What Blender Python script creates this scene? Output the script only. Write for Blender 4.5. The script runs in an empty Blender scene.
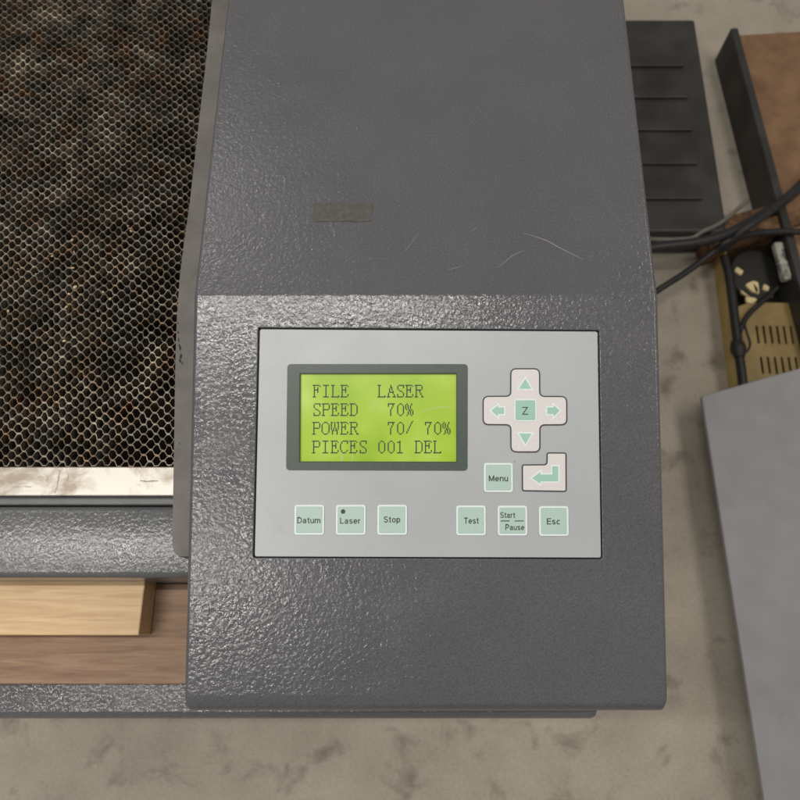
import bpy, bmesh, math, random
from mathutils import Vector, Matrix, noise
random.seed(7)

# ------------------------------------------------------------------ camera, world, lamps, exposure
SC = bpy.context.scene
COL = SC.collection
F = 693.0                       # focal length in photo pixels (photo 800 px wide)
TILT = math.radians(18.0)       # camera looks down, tipped forward by this much
SLOPE = math.radians(13.8)      # slope of the control face below the fold
CX = 426.0                      # principal column
CAM = Vector((0, 0, 0.2875))
cd = bpy.data.cameras.new("camera")
cam = bpy.data.objects.new("camera", cd)
COL.objects.link(cam)
cam.location = CAM
cam.rotation_euler = (TILT, 0, 0)
cd.sensor_width = 36.0
cd.lens = 36.0 * F / 800.0
cd.shift_x = -(CX - 400.0) / 800.0
cd.clip_start = 0.01
cd.clip_end = 50
cd.dof.use_dof = True
cd.dof.focus_distance = 0.315
cd.dof.aperture_fstop = 20.0
SC.camera = cam

W = bpy.data.worlds.new("World")
SC.world = W
W.use_nodes = True
W.node_tree.nodes["Background"].inputs[0].default_value = (1.0, 0.955, 0.89, 1)
# a workshop ceiling and walls of uneven brightness
_w = W.node_tree
_co = _w.nodes.new("ShaderNodeTexCoord")
_n = _w.nodes.new("ShaderNodeTexNoise")
_n.inputs["Scale"].default_value = 3.2
_n.inputs["Detail"].default_value = 2.0
_r = _w.nodes.new("ShaderNodeValToRGB")
_r.color_ramp.elements[0].position = 0.36
_r.color_ramp.elements[0].color = (0.10, 0.096, 0.09, 1)
_r.color_ramp.elements[1].position = 0.68
_r.color_ramp.elements[1].color = (1.0, 0.965, 0.91, 1)
_w.links.new(_co.outputs["Generated"], _n.inputs["Vector"])
_w.links.new(_n.outputs["Fac"], _r.inputs[0])
_w.links.new(_r.outputs[0], _w.nodes["Background"].inputs[0])
_w.nodes["Background"].inputs[1].default_value = 0.55


def lamp(name, loc, sx, sy, power, col, target=None):
    d = bpy.data.lights.new(name, 'AREA')
    d.shape = 'RECTANGLE'
    d.size = sx
    d.size_y = sy
    d.energy = power
    d.color = col
    o = bpy.data.objects.new(name, d)
    COL.objects.link(o)
    o.location = loc
    if target is not None:
        o.rotation_euler = (Vector(target) - Vector(loc)).to_track_quat('-Z', 'Y').to_euler()
    return o


lamp("tube_or_fill_light", (-0.52, 0.13, 1.40), 1.25, 0.032, 11.0, (1.0, 0.96, 0.89))
lamp("tube_or_fill_light", (-0.86, -0.58, 1.40), 0.85, 0.032, 8.0, (1.0, 0.96, 0.90))
lamp("tube_or_fill_light", (1.20, 0.55, 1.42), 0.50, 1.25, 11.0, (1.0, 0.93, 0.82))  # added fill to brighten the floor on the right, no known tube there
lamp("tube_or_fill_light", (-1.0, 1.12, 1.40), 0.9, 0.04, 3.5, (1.0, 0.96, 0.90))

SC.render.engine = 'CYCLES'
SC.cycles.use_denoising = True
SC.cycles.max_bounces = 6
SC.view_settings.view_transform = 'Standard'
SC.view_settings.look = 'None'
SC.view_settings.exposure = 0.12
SC.view_settings.gamma = 1.0

# ------------------------------------------------------------------ measuring helpers
FW = Vector((0, math.sin(TILT), -math.cos(TILT)))
UP = Vector((0, math.cos(TILT), math.sin(TILT)))


def ray(px, py):
    return Vector(((px - CX) / F, 0, 0)) + UP * ((400.0 - py) / F) + FW


def hz(px, py, z):
    """point of the level plane z seen at photo pixel px, py"""
    r = ray(px, py)
    return CAM + r * ((z - CAM.z) / r.z)


FOLD = hz(CX, 295, 0.0)
PN = Vector((0, -math.sin(SLOPE), math.cos(SLOPE)))      # normal of the control face
PY = Vector((0, math.cos(SLOPE), math.sin(SLOPE)))       # up the control face


def pl(px, py):
    """2-D coordinates on the control face (origin on the fold)"""
    r = ray(px, py)
    k = (FOLD - CAM).dot(PN) / r.dot(PN)
    p = CAM + r * k - FOLD
    return (p.x, p.dot(PY))


def on_panel(x, y, h=0.0):
    return FOLD + Vector((x, 0, 0)) + PY * y + PN * h


MM = 0.001
PXM = 0.45 * MM        # size of one photo pixel on the control face

# ------------------------------------------------------------------ materials


def mat(name, col, rough=0.5, metal=0.0, spec=0.5):
    m = bpy.data.materials.new(name)
    m.use_nodes = True
    b = m.node_tree.nodes["Principled BSDF"]
    b.inputs["Base Color"].default_value = (*col, 1)
    b.inputs["Roughness"].default_value = rough
    b.inputs["Metallic"].default_value = metal
    b.inputs["Specular IOR Level"].default_value = spec
    return m


class NT:
    def __init__(s, m):
        s.t = m.node_tree
        s.b = s.t.nodes["Principled BSDF"]
        s.co = s.t.nodes.new("ShaderNodeTexCoord").outputs["Object"]

    def mapping(s, scale, rot=(0, 0, 0)):
        n = s.t.nodes.new("ShaderNodeMapping")
        n.inputs["Scale"].default_value = scale
        n.inputs["Rotation"].default_value = rot
        s.t.links.new(s.co, n.inputs[0])
        return n.outputs[0]

    def noise(s, scale, detail=3, rough=0.5, dist=0.0, co=None):
        n = s.t.nodes.new("ShaderNodeTexNoise")
        n.inputs["Scale"].default_value = scale
        n.inputs["Detail"].default_value = detail
        n.inputs["Roughness"].default_value = rough
        n.inputs["Distortion"].default_value = dist
        s.t.links.new(co or s.co, n.inputs["Vector"])
        return n.outputs["Fac"]

    def voronoi(s, scale, feature='F1', out="Distance", co=None, rnd=1.0):
        n = s.t.nodes.new("ShaderNodeTexVoronoi")
        n.feature = feature
        n.inputs["Scale"].default_value = scale
        n.inputs["Randomness"].default_value = rnd
        s.t.links.new(co or s.co, n.inputs["Vector"])
        return n.outputs[out]

    def ramp(s, fac, stops):
        n = s.t.nodes.new("ShaderNodeValToRGB")
        e = n.color_ramp.elements
        while len(e) < len(stops):
            e.new(0.5)
        for k, (p, c) in enumerate(stops):
            e[k].position = p
            c = (c, c, c) if not hasattr(c, '__len__') else c
            e[k].color = (*c, 1)
        s.t.links.new(fac, n.inputs[0])
        return n.outputs[0]

    def mix(s, fac, a, b, mode='MIX'):
        n = s.t.nodes.new("ShaderNodeMix")
        n.data_type = 'RGBA'
        n.blend_type = mode
        for sock, v in ((n.inputs[0], fac), (n.inputs[6], a), (n.inputs[7], b)):
            if hasattr(v, 'is_linked'):
                s.t.links.new(v, sock)
            elif hasattr(v, '__len__'):
                sock.default_value = (*v, 1)
            else:
                sock.default_value = v
        return n.outputs[2]

    def math(s, op, a, b=0.0):
        n = s.t.nodes.new("ShaderNodeMath")
        n.operation = op
        for sock, v in ((n.inputs[0], a), (n.inputs[1], b)):
            if hasattr(v, 'is_linked'):
                s.t.links.new(v, sock)
            else:
                sock.default_value = v
        return n.outputs[0]

    def bump(s, h, strength, dist):
        n = s.t.nodes.new("ShaderNodeBump")
        n.inputs["Strength"].default_value = strength
        n.inputs["Distance"].default_value = dist
        s.t.links.new(h, n.inputs["Height"])
        s.t.links.new(n.outputs[0], s.b.inputs["Normal"])

    def to(s, sock, name):
        s.t.links.new(sock, s.b.inputs[name])


def paint_mat(name, col, rough=0.15, bump=0.235):
    """wrinkled powder coat"""
    m = mat(name, col, rough, 0.0, 0.55)
    t = NT(m)
    warp = t.noise(230, 2, 0.5)
    worm = t.noise(520, 2.0, 0.5, 1.0)
    cell = t.voronoi(560, 'SMOOTH_F1')
    h = t.math('ADD', t.math('MULTIPLY', worm, 1.0), t.math('MULTIPLY', cell, 0.55))
    h = t.math('ADD', h, t.math('MULTIPLY', warp, 0.5))
    fine = t.noise(2600, 2, 0.6)
    h = t.math('ADD', h, t.math('MULTIPLY', fine, 0.07))
    t.bump(h, bump, 0.00085)
    dust = t.ramp(t.voronoi(330), [(0.0, 1.0), (0.055, 0.6), (0.09, 0.0)])
    keep = t.ramp(t.noise(70, 3, 0.6), [(0.52, 0.0), (0.66, 0.8)])
    dust = t.mix(1.0, dust, keep, 'MULTIPLY')
    fade = t.ramp(t.noise(17, 4, 0.6), [(0.35, 0.0), (0.7, 0.5)])
    c = t.mix(fade, col, tuple(v * 1.25 for v in col))
    fs = t.ramp(t.noise(1500, 3, 0.7), [(0.35, 0.78), (0.65, 1.22)])
    c = t.mix(1.0, c, fs, 'MULTIPLY')
    c = t.mix(dust, c, (0.32, 0.32, 0.32))
    t.to(c, "Base Color")
    t.to(t.ramp(t.noise(45, 4, 0.6), [(0.3, rough - 0.03), (0.75, rough + 0.10)]), "Roughness")
    return m


M = {}
M['paint'] = paint_mat('grey_wrinkle_paint', (0.084, 0.0845, 0.092))
M['rail'] = paint_mat('lit_rail_paint', (0.105, 0.107, 0.112), 0.17, 0.25)  # same wrinkle paint as the hood, its stronger light put into a lighter colour

m = M['membrane'] = mat('silver_membrane', (0.39, 0.405, 0.41), 0.36, 0.0, 0.5)
t = NT(m)
c = t.ramp(t.noise(9, 3, 0.5), [(0.3, (0.365, 0.388, 0.405)), (0.7, (0.41, 0.43, 0.445))])
sm = t.ramp(t.noise(32, 5, 0.65, 0.8), [(0.56, 0.0), (0.72, 0.35)])
c = t.mix(sm, c, (0.33, 0.335, 0.32))
t.to(t.ramp(t.noise(26, 4, 0.6, 0.5), [(0.35, 0.31), (0.7, 0.44)]), "Roughness")
g = t.ramp(t.noise(2800, 2, 0.7), [(0.3, 0.93), (0.7, 1.06)])
c = t.mix(1.0, c, g, 'MULTIPLY')
spk = t.ramp(t.voronoi(48), [(0.0, 1.0), (0.012, 0.8), (0.024, 0.0)])
c = t.mix(spk, c, (0.2, 0.17, 0.15))
t.to(c, "Base Color")
t.bump(t.noise(3500, 2, 0.6), 0.12, 0.0002)

m = M['bezel'] = mat('display_bezel', (0.1, 0.125, 0.112), 0.4)
t = NT(m)
t.to(t.ramp(t.noise(2400, 2, 0.7), [(0.3, (0.027, 0.044, 0.036)), (0.7, (0.068, 0.09, 0.077))]), "Base Color")

m = M['screen'] = mat('lcd_screen', (0.33, 0.45, 0.06), 0.25)
t = NT(m)
c = t.ramp(t.noise(28, 3, 0.55), [(0.3, (0.20, 0.34, 0.015)), (0.5, (0.27, 0.40, 0.03)), (0.72, (0.36, 0.49, 0.10))])
t.to(c, "Base Color")
t.to(c, "Emission Color")
t.b.inputs["Emission Strength"].default_value = 0.31
M['lcd_ink'] = mat('lcd_dots', (0.012, 0.028, 0.006), 0.5)


def plain(name, col, rough=0.45, var=0.03, sc=900, metal=0.0):
    mm = mat(name, col, rough, metal)
    tt = NT(mm)
    tt.to(tt.ramp(tt.noise(sc, 2, 0.5), [(0.3, tuple(v * (1 - var) for v in col)), (0.7, tuple(v * (1 + var) for v in col))]), "Base Color")
    return mm


M['key'] = plain('pale_green_key', (0.39, 0.525, 0.475))
M['key_z'] = plain('teal_key', (0.30, 0.50, 0.43))
M['icon'] = plain('teal_print', (0.31, 0.52, 0.45))
M['white'] = plain('white_print', (0.68, 0.76, 0.75))
M['pad'] = plain('pale_pink_key', (0.63, 0.605, 0.605))
M['ink'] = plain('black_print', (0.028, 0.036, 0.036))
M['outline'] = plain('dark_outline', (0.03, 0.03, 0.033))
M['dark'] = plain('dark_gap', (0.012, 0.012, 0.013), 0.6)
M['speck_light'] = plain('scratch_grey', (0.24, 0.24, 0.25), 0.5)
M['chip'] = plain('black_chip', (0.015, 0.014, 0.013), 0.7)

m = M['flange'] = mat('taupe_flange', (0.20, 0.178, 0.165), 0.6)
t = NT(m)
c = t.ramp(t.noise(60, 5, 0.65), [(0.3, (0.108, 0.098, 0.093)), (0.7, (0.162, 0.147, 0.139))])
c = t.mix(t.ramp(t.noise(900, 3, 0.7), [(0.60, 0.0), (0.72, 0.5)]), c, (0.12, 0.105, 0.10))
t.to(c, "Base Color")
t.bump(t.noise(1600, 3, 0.6), 0.3, 0.0003)

m = M['comb'] = mat('sooty_aluminium_foil', (0.3, 0.29, 0.27), 0.42, 0.55)
t = NT(m)
c = t.ramp(t.noise(46, 5, 0.7, 0.6), [(0.34, (0.07, 0.062, 0.05)), (0.46, (0.15, 0.133, 0.108)), (0.58, (0.28, 0.25, 0.205)), (0.70, (0.52, 0.45, 0.34))])
br = t.ramp(t.noise(75, 4, 0.7, 1.0), [(0.50, 0.0), (0.64, 0.85)])
c = t.mix(br, c, (0.25, 0.155, 0.09))
t.to(c, "Base Color")
t.to(t.ramp(t.noise(120, 3, 0.6), [(0.4, 0.75), (0.65, 0.25)]), "Metallic")
t.bump(t.noise(900, 2, 0.6), 0.25, 0.0005)

m = M['tray'] = mat('charred_tray', (0.03, 0.026, 0.022), 0.7)
t = NT(m)
t.to(t.ramp(t.noise(38, 5, 0.7), [(0.4, (0.008, 0.007, 0.006)), (0.60, (0.032, 0.018, 0.011)), (0.75, (0.10, 0.056, 0.03))]), "Base Color")

m = M['strip'] = mat('worn_aluminium', (0.78, 0.75, 0.70), 0.4, 0.75)
t = NT(m)
br = t.noise(50, 4, 0.6, 0.0, t.mapping((1.0, 22.0, 1.0)))
c = t.ramp(br, [(0.3, (0.50, 0.475, 0.435)), (0.7, (0.66, 0.635, 0.59))])
sx = t.t.nodes.new("ShaderNodeSeparateXYZ")
t.t.links.new(t.co, sx.inputs[0])
side = t.ramp(t.math('MULTIPLY', t.math('ADD', sx.outputs[0], 0.0), -1.0), [(0.165, 0.0), (0.215, 0.11)])
st = t.ramp(t.math('ADD', t.noise(40, 5, 0.65, 0.4), side), [(0.51, 0.0), (0.68, 0.85)])
c = t.mix(st, c, (0.27, 0.215, 0.165))
t.to(c, "Base Color")
t.to(t.ramp(br, [(0.3, 0.42), (0.7, 0.55)]), "Roughness")

m = M['concrete'] = mat('dusty_concrete', (0.3, 0.26, 0.21), 0.8)
t = NT(m)
c = t.ramp(t.noise(7, 6, 0.62), [(0.3, (0.39, 0.345, 0.285)), (0.7, (0.53, 0.475, 0.395))])
c = t.mix(t.ramp(t.noise(16, 4, 0.6, 0.4), [(0.55, 0.0), (0.72, 0.6)]), c, (0.15, 0.12, 0.09))
c = t.mix(1.0, c, t.ramp(t.noise(220, 3, 0.7), [(0.3, 0.85), (0.7, 1.1)]), 'MULTIPLY')
t.to(c, "Base Color")
t.bump(t.noise(120, 4, 0.6), 0.2, 0.002)

m = M['pine'] = mat('pale_wood', (0.62, 0.43, 0.24), 0.55)
t = NT(m)
gr = t.noise(30, 5, 0.6, 0.5, t.mapping((1, 14, 14)))
t.to(t.ramp(gr, [(0.3, (0.52, 0.34, 0.18)), (0.7, (0.70, 0.50, 0.29))]), "Base Color")
m = M['brown_wood'] = mat('brown_wood', (0.25, 0.15, 0.09), 0.6)
t = NT(m)
gr = t.noise(26, 5, 0.6, 0.6, t.mapping((1, 12, 12)))
t.to(t.ramp(gr, [(0.3, (0.17, 0.095, 0.055)), (0.7, (0.32, 0.20, 0.12))]), "Base Color")

M['steel'] = plain('grey_sheet_steel', (0.305, 0.305, 0.318), 0.45, 0.06, 25)
t = NT(M['steel'])
t.bump(t.noise(420, 2, 0.6), 0.12, 0.002)
m = M['tan'] = mat('dirty_tan_enamel', (0.45, 0.33, 0.12), 0.5)
t = NT(m)
c = t.ramp(t.noise(12, 5, 0.65), [(0.3, (0.46, 0.33, 0.10)), (0.7, (0.66, 0.50, 0.19))])
t.to(c, "Base Color")
m = M['tan_dirty'] = mat('grimy_tan_enamel', (0.3, 0.2, 0.08), 0.5)
t = NT(m)
t.to(t.ramp(t.noise(14, 5, 0.65), [(0.3, (0.22, 0.15, 0.05)), (0.7, (0.37, 0.265, 0.10))]), "Base Color")
M['cable'] = plain('black_rubber', (0.014, 0.014, 0.015), 0.45, 0.2, 60)
M['black'] = plain('black_plastic', (0.016, 0.015, 0.013), 0.55, 0.35, 30)
M['cream'] = plain('cream_plastic', (0.75, 0.62, 0.34), 0.5, 0.1, 40)
m = M['rust'] = mat('rusty_iron', (0.2, 0.1, 0.05), 0.75)
t = NT(m)
t.to(t.ramp(t.noise(40, 6, 0.7, 0.5), [(0.32, (0.035, 0.022, 0.014)), (0.5, (0.16, 0.08, 0.035)), (0.62, (0.26, 0.15, 0.07)), (0.74, (0.5, 0.38, 0.22))]), "Base Color")
m = M['card'] = mat('brown_cardboard', (0.26, 0.14, 0.07), 0.8)
t = NT(m)
t.to(t.ramp(t.noise(18, 5, 0.6), [(0.3, (0.18, 0.095, 0.05)), (0.7, (0.31, 0.18, 0.095))]), "Base Color")
m = M['pole'] = mat('chipped_white_paint', (0.4, 0.4, 0.36), 0.5)
t = NT(m)
t.to(t.ramp(t.noise(24, 5, 0.7), [(0.42, (0.06, 0.058, 0.05)), (0.52, (0.42, 0.41, 0.36)), (0.75, (0.62, 0.60, 0.54))]), "Base Color")
M['dkgrey'] = plain('dark_grey_steel', (0.035, 0.033, 0.03), 0.5, 0.4, 14)

# ------------------------------------------------------------------ object helpers


def finish(name, bm, material, parent=None, smooth=False):
    bmesh.ops.recalc_face_normals(bm, faces=bm.faces[:])
    me = bpy.data.meshes.new(name)
    bm.to_mesh(me)
    bm.free()
    if smooth:
        for p in me.polygons:
            p.use_smooth = True
    me.materials.append(material)
    o = bpy.data.objects.new(name, me)
    COL.objects.link(o)
    if parent is not None:
        adopt(o, parent)
    return o


def world_of(o):
    mtx = o.matrix_basis.copy()
    if o.parent is not None:
        mtx = world_of(o.parent) @ o.matrix_parent_inverse @ mtx
    return mtx


def adopt(o, parent):
    o.parent = parent
    o.matrix_parent_inverse = world_of(parent).inverted()
    return o


def empty(name, loc):
    o = bpy.data.objects.new(name, None)
    COL.objects.link(o)
    o.location = loc
    o.empty_display_size = 0.05
    return o


def tag(o, label=None, cat=None, group=None, kind=None):
    if label:
        o['label'] = label
    if cat:
        o['category'] = cat
    if group:
        o['group'] = group
    if kind:
        o['kind'] = kind
    return o


def rounded(pts, r, n=5):
    """round the corners of a 2-D polygon; r is one radius or a list"""
    out = []
    N = len(pts)
    for i in range(N):
        rr = r[i] if hasattr(r, '__len__') else r
        p = Vector(pts[i]).to_2d()
        a = (Vector(pts[i - 1]).to_2d() - p)
        b = (Vector(pts[(i + 1) % N]).to_2d() - p)
        an = a.normalized()
        bn = b.normalized()
        ang = an.angle(bn)
        d = min(rr / math.tan(ang / 2), a.length * 0.49, b.length * 0.49)
        p0 = p + an * d
        p1 = p + bn * d
        for k in range(n + 1):
            u = k / n
            q = p0.lerp(p, u).lerp(p.lerp(p1, u), u)
            out.append((q.x, q.y))
    return out


def offset(pts, d):
    """grow a 2-D polygon outwards by d (polygon may run either way)"""
    N = len(pts)
    area = sum(pts[i][0] * pts[(i + 1) % N][1] - pts[(i + 1) % N][0] * pts[i][1] for i in range(N))
    s = 1 if area > 0 else -1
    out = []
    for i in range(N):
        p = Vector(pts[i])
        e0 = (p - Vector(pts[i - 1])).normalized()
        e1 = (Vector(pts[(i + 1) % N]) - p).normalized()
        n0 = Vector((e0.y, -e0.x)) * s
        n1 = Vector((e1.y, -e1.x)) * s
        b = (n0 + n1)
        b = b / max(b.length_squared, 0.3) * 2 * d
        out.append((p.x + b.x, p.y + b.y))
    return out


def rect(cx, cy, w, h):
    return [(cx - w / 2, cy - h / 2), (cx + w / 2, cy - h / 2), (cx + w / 2, cy + h / 2), (cx - w / 2, cy + h / 2)]


def plate(bm, loops, h0, h1, place=on_panel, bevel=0.0):
    """solid plate from an outer loop and optional hole loops, between heights h0 and h1"""
    edges, start = [], len(bm.faces)
    for lp in loops:
        vs = [bm.verts.new((x, y, 0)) for x, y in lp]
        for i in range(len(vs)):
            edges.append(bm.edges.new((vs[i - 1], vs[i])))
    if len(loops) == 1:
        f = bmesh.ops.contextual_create(bm, geom=edges)['faces']
    else:
        f = [g for g in bmesh.ops.triangle_fill(bm, use_beauty=True, edges=edges)['geom'] if isinstance(g, bmesh.types.BMFace)]
    low = set(v for q in f for v in q.verts)
    ex = bmesh.ops.extrude_face_region(bm, geom=f)
    top = set(v for v in ex['geom'] if isinstance(v, bmesh.types.BMVert))
    for v in low:
        v.co = place(v.co.x, v.co.y, h0)
    for v in top:
        v.co = place(v.co.x, v.co.y, h1)
    if bevel:
        es = [e for e in bm.edges if e.verts[0] in top and e.verts[1] in top and len(e.link_faces) == 2
              and e.link_faces[0].normal.angle(e.link_faces[1].normal, 0) > 0.6]
        bm.normal_update()
        es = [e for e in bm.edges if e.verts[0] in top and e.verts[1] in top and e.calc_face_angle(0) > 0.6]
        bmesh.ops.bevel(bm, geom=es, offset=bevel, segments=2, affect='EDGES', profile=0.5)


def box(bm, lo, hi, bev=0.0, seg=2, mtx=None):
    r = bmesh.ops.create_cube(bm, size=1)
    vs = r['verts']
    for v in vs:
        v.co = Vector([lo[i] + (v.co[i] + 0.5) * (hi[i] - lo[i]) for i in range(3)])
        if mtx:
            v.co = mtx @ v.co
    if bev:
        es = list({e for v in vs for e in v.link_edges})
        bmesh.ops.bevel(bm, geom=es, offset=bev, segments=seg, affect='EDGES', profile=0.5)


def smooth_path(pts, n=8):
    P = [Vector(p) for p in pts]
    out = []
    for i in range(len(P) - 1):
        p0 = P[max(i - 1, 0)]
        p1, p2 = P[i], P[i + 1]
        p3 = P[min(i + 2, len(P) - 1)]
        for k in range(n):
            u = k / n
            out.append(0.5 * ((2 * p1) + (p2 - p0) * u + (2 * p0 - 5 * p1 + 4 * p2 - p3) * u * u + (3 * p1 - p0 - 3 * p2 + p3) * u ** 3))
    out.append(P[-1])
    return out


def tube(bm, pts, r, seg=10):
    path = smooth_path(pts)
    rings = []
    prev = None
    for i, p in enumerate(path):
        d = (path[min(i + 1, len(path) - 1)] - path[max(i - 1, 0)]).normalized()
        a = d.cross(Vector((0, 0, 1)))
        if a.length < 1e-4:
            a = d.cross(Vector((0, 1, 0)))
        a.normalize()
        b = d.cross(a)
        rr = r(i / (len(path) - 1)) if callable(r) else r
        ring = [bm.verts.new(p + a * (math.cos(2 * math.pi * k / seg) * rr) + b * (math.sin(2 * math.pi * k / seg) * rr)) for k in range(seg)]
        if prev:
            for k in range(seg):
                bm.faces.new((prev[k], prev[(k + 1) % seg], ring[(k + 1) % seg], ring[k]))
        else:
            bm.faces.new(ring[::-1])
        prev = ring
    bm.faces.new(prev)


# ------------------------------------------------------------------ floor
FLOOR_Z = -0.95
bm = bmesh.new()
vs = [bm.verts.new(p) for p in ((-4, -4, FLOOR_Z), (4, -4, FLOOR_Z), (4, 5, FLOOR_Z), (-4, 5, FLOOR_Z))]
bm.faces.new(vs)
tag(finish('floor', bm, M['concrete']), 'dusty taupe concrete floor below the machine', None, None, 'structure')

# ------------------------------------------------------------------ the laser cutter
cutter = empty('laser_cutter', (0, 0.2, FLOOR_Z))
tag(cutter, 'dark grey laser cutter with silver keypad and green lit display on its hood', 'laser cutter')

HW = 0.1066                                   # half width of the control hood
y_front = pl(CX, 694)[1]
prof = [on_panel(0, y_front), ]               # (y, z) outline of the hood, front to back
front = on_panel(0, y_front)


def arc(center, r, a0, a1, n):
    return [(center[0] + r * math.cos(a0 + (a1 - a0) * k / n), center[1] + r * math.sin(a0 + (a1 - a0) * k / n)) for k in range(n + 1)]


R1, R2 = 0.010, 0.007
pr = []
# front edge: vertical face turning on to the slope
c1 = on_panel(0, y_front, -R1)
pr += [(c1.y - R1, -0.30)]
pr += arc((c1.y, c1.z), R1, math.pi, math.pi / 2 + SLOPE, 8)
# fold: slope turning on to the level top
tl = R2 * math.tan(SLOPE / 2)
c2 = (FOLD.y + tl, -R2)
pr += arc(c2, R2, math.pi / 2 + SLOPE, math.pi / 2, 6)
pr += [(0.75, 0.0), (0.75, -0.30)]
bm = bmesh.new()
vs = [bm.verts.new((-HW, y, z)) for y, z in pr]
f = bm.faces.new(vs)
ex = bmesh.ops.extrude_face_region(bm, geom=[f])
for v in ex['geom']:
    if isinstance(v, bmesh.types.BMVert):
        v.co.x = HW
bm.normal_update()
es = [e for e in bm.edges if abs(e.verts[0].co.x - e.verts[1].co.x) < 1e-6 and e.calc_face_angle(0) > 1.0 and max(v.co.z for v in e.verts) > -0.2]
bmesh.ops.bevel(bm, geom=es, offset=0.0022, segments=4, affect='EDGES', profile=0.5)
hood = finish('hood', bm, M['paint'], cutter)
# the shallow cut-out the keypad sits in
ctl = [pl(258.2, 327.6), pl(599.2, 330.2), pl(602.6, 559.3), pl(253.0, 557.8)]
pan = [pl(259.6, 329.0), pl(597.8, 331.3), pl(601.3, 557.9), pl(254.4, 556.7)]
bm = bmesh.new()
plate(bm, [rounded(ctl, 0.0008, 3)], -0.0030, 0.01)
cutr = finish('cutout', bm, M['paint'])
md = hood.modifiers.new('cut', 'BOOLEAN')
md.operation = 'DIFFERENCE'
md.solver = 'EXACT'
md.object = cutr
dg = bpy.context.evaluated_depsgraph_get()
me = bpy.data.meshes.new_from_object(hood.evaluated_get(dg))
hood.modifiers.clear()
bm = bmesh.new()
bm.from_mesh(me)
bm.normal_update()
lim = [on_panel(p[0], p[1]) for p in ctl]
es = []
for e in bm.edges:
    if e.calc_face_angle(0) > 0.9:
        mid = (e.verts[0].co + e.verts[1].co) / 2
        if abs((mid - FOLD).dot(PN)) < 1e-4 and abs(mid.x) < 0.09 and 0.0 < mid.y < 0.142:
            es.append(e)
bmesh.ops.bevel(bm, geom=es, offset=0.00045, segments=2, affect='EDGES', profile=0.5)
bmesh.ops.recalc_face_normals(bm, faces=bm.faces[:])
bm.to_mesh(hood.data)
bm.free()
bpy.data.objects.remove(cutr)
for p in hood.data.polygons:
    p.use_smooth = True
hood.data.set_sharp_from_angle(angle=math.radians(60))
wn = hood.modifiers.new('normals', 'WEIGHTED_NORMAL')
wn.weight = 100
wn.keep_sharp = True

# scratches on the level top and the worn sticker at the frame's top edge
def sliver(bm, pix, w, z):
    P = smooth_path([hz(x, y, z) for x, y in pix], 6)
    L, Rr = [], []
    for i, p in enumerate(P):
        d = (P[min(i + 1, len(P) - 1)] - P[max(i - 1, 0)]).normalized()
        s = Vector((-d.y, d.x, 0)) * (w * (0.25 + 0.75 * math.sin(math.pi * min(max(i / (len(P) - 1), 0.03), 0.97))))
        L.append(bm.verts.new(p + s))
        Rr.append(bm.verts.new(p - s))
    for i in range(len(P) - 1):
        bm.faces.new((L[i], L[i + 1], Rr[i + 1], Rr[i]))


for pix, w in (([(523, 233), (545, 240), (562, 249), (583, 259.5)], 0.00020), ([(498, 268), (512, 256), (525, 250)], 0.00013),
               ([(404, 252), (413, 241), (418, 233)], 0.00009),
               ([(447, 270), (462, 266)], 0.0001),
               ([(470, 232), (479, 226)], 0.00008)):
    bm = bmesh.new()
    sliver(bm, pix, w, 0.00012)
    finish('scratch', bm, M['speck_light'], hood)

m = M['sticker'] = mat('worn_sticker', (0.13, 0.125, 0.11), 0.6)
t = NT(m)
c = t.ramp(t.noise(380, 4, 0.7), [(0.35, (0.055, 0.052, 0.046)), (0.6, (0.08, 0.074, 0.066)), (0.75, (0.125, 0.108, 0.088))])
t.to(c, "Base Color")
bm = bmesh.new()
a, b = hz(313.5, 221.5, 0), hz(373, 203, 0)
edge = [(a.x, a.y), (b.x - 0.0008, a.y), (b.x, b.y), (a.x - 0.0004, b.y)]
torn = []
for i in range(4):
    p_, q_ = Vector(edge[i]), Vector(edge[(i + 1) % 4])
    for k_ in range(14):
        w_ = p_.lerp(q_, k_ / 14)
        torn.append((w_.x + random.uniform(-1, 1) * 0.0004, w_.y + random.uniform(-1, 1) * 0.0004))
plate(bm, [torn], 0.00002, 0.00025, lambda x, y, h: Vector((x, y, h)))
finish('worn_sticker', bm, M['sticker'], hood)

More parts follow.
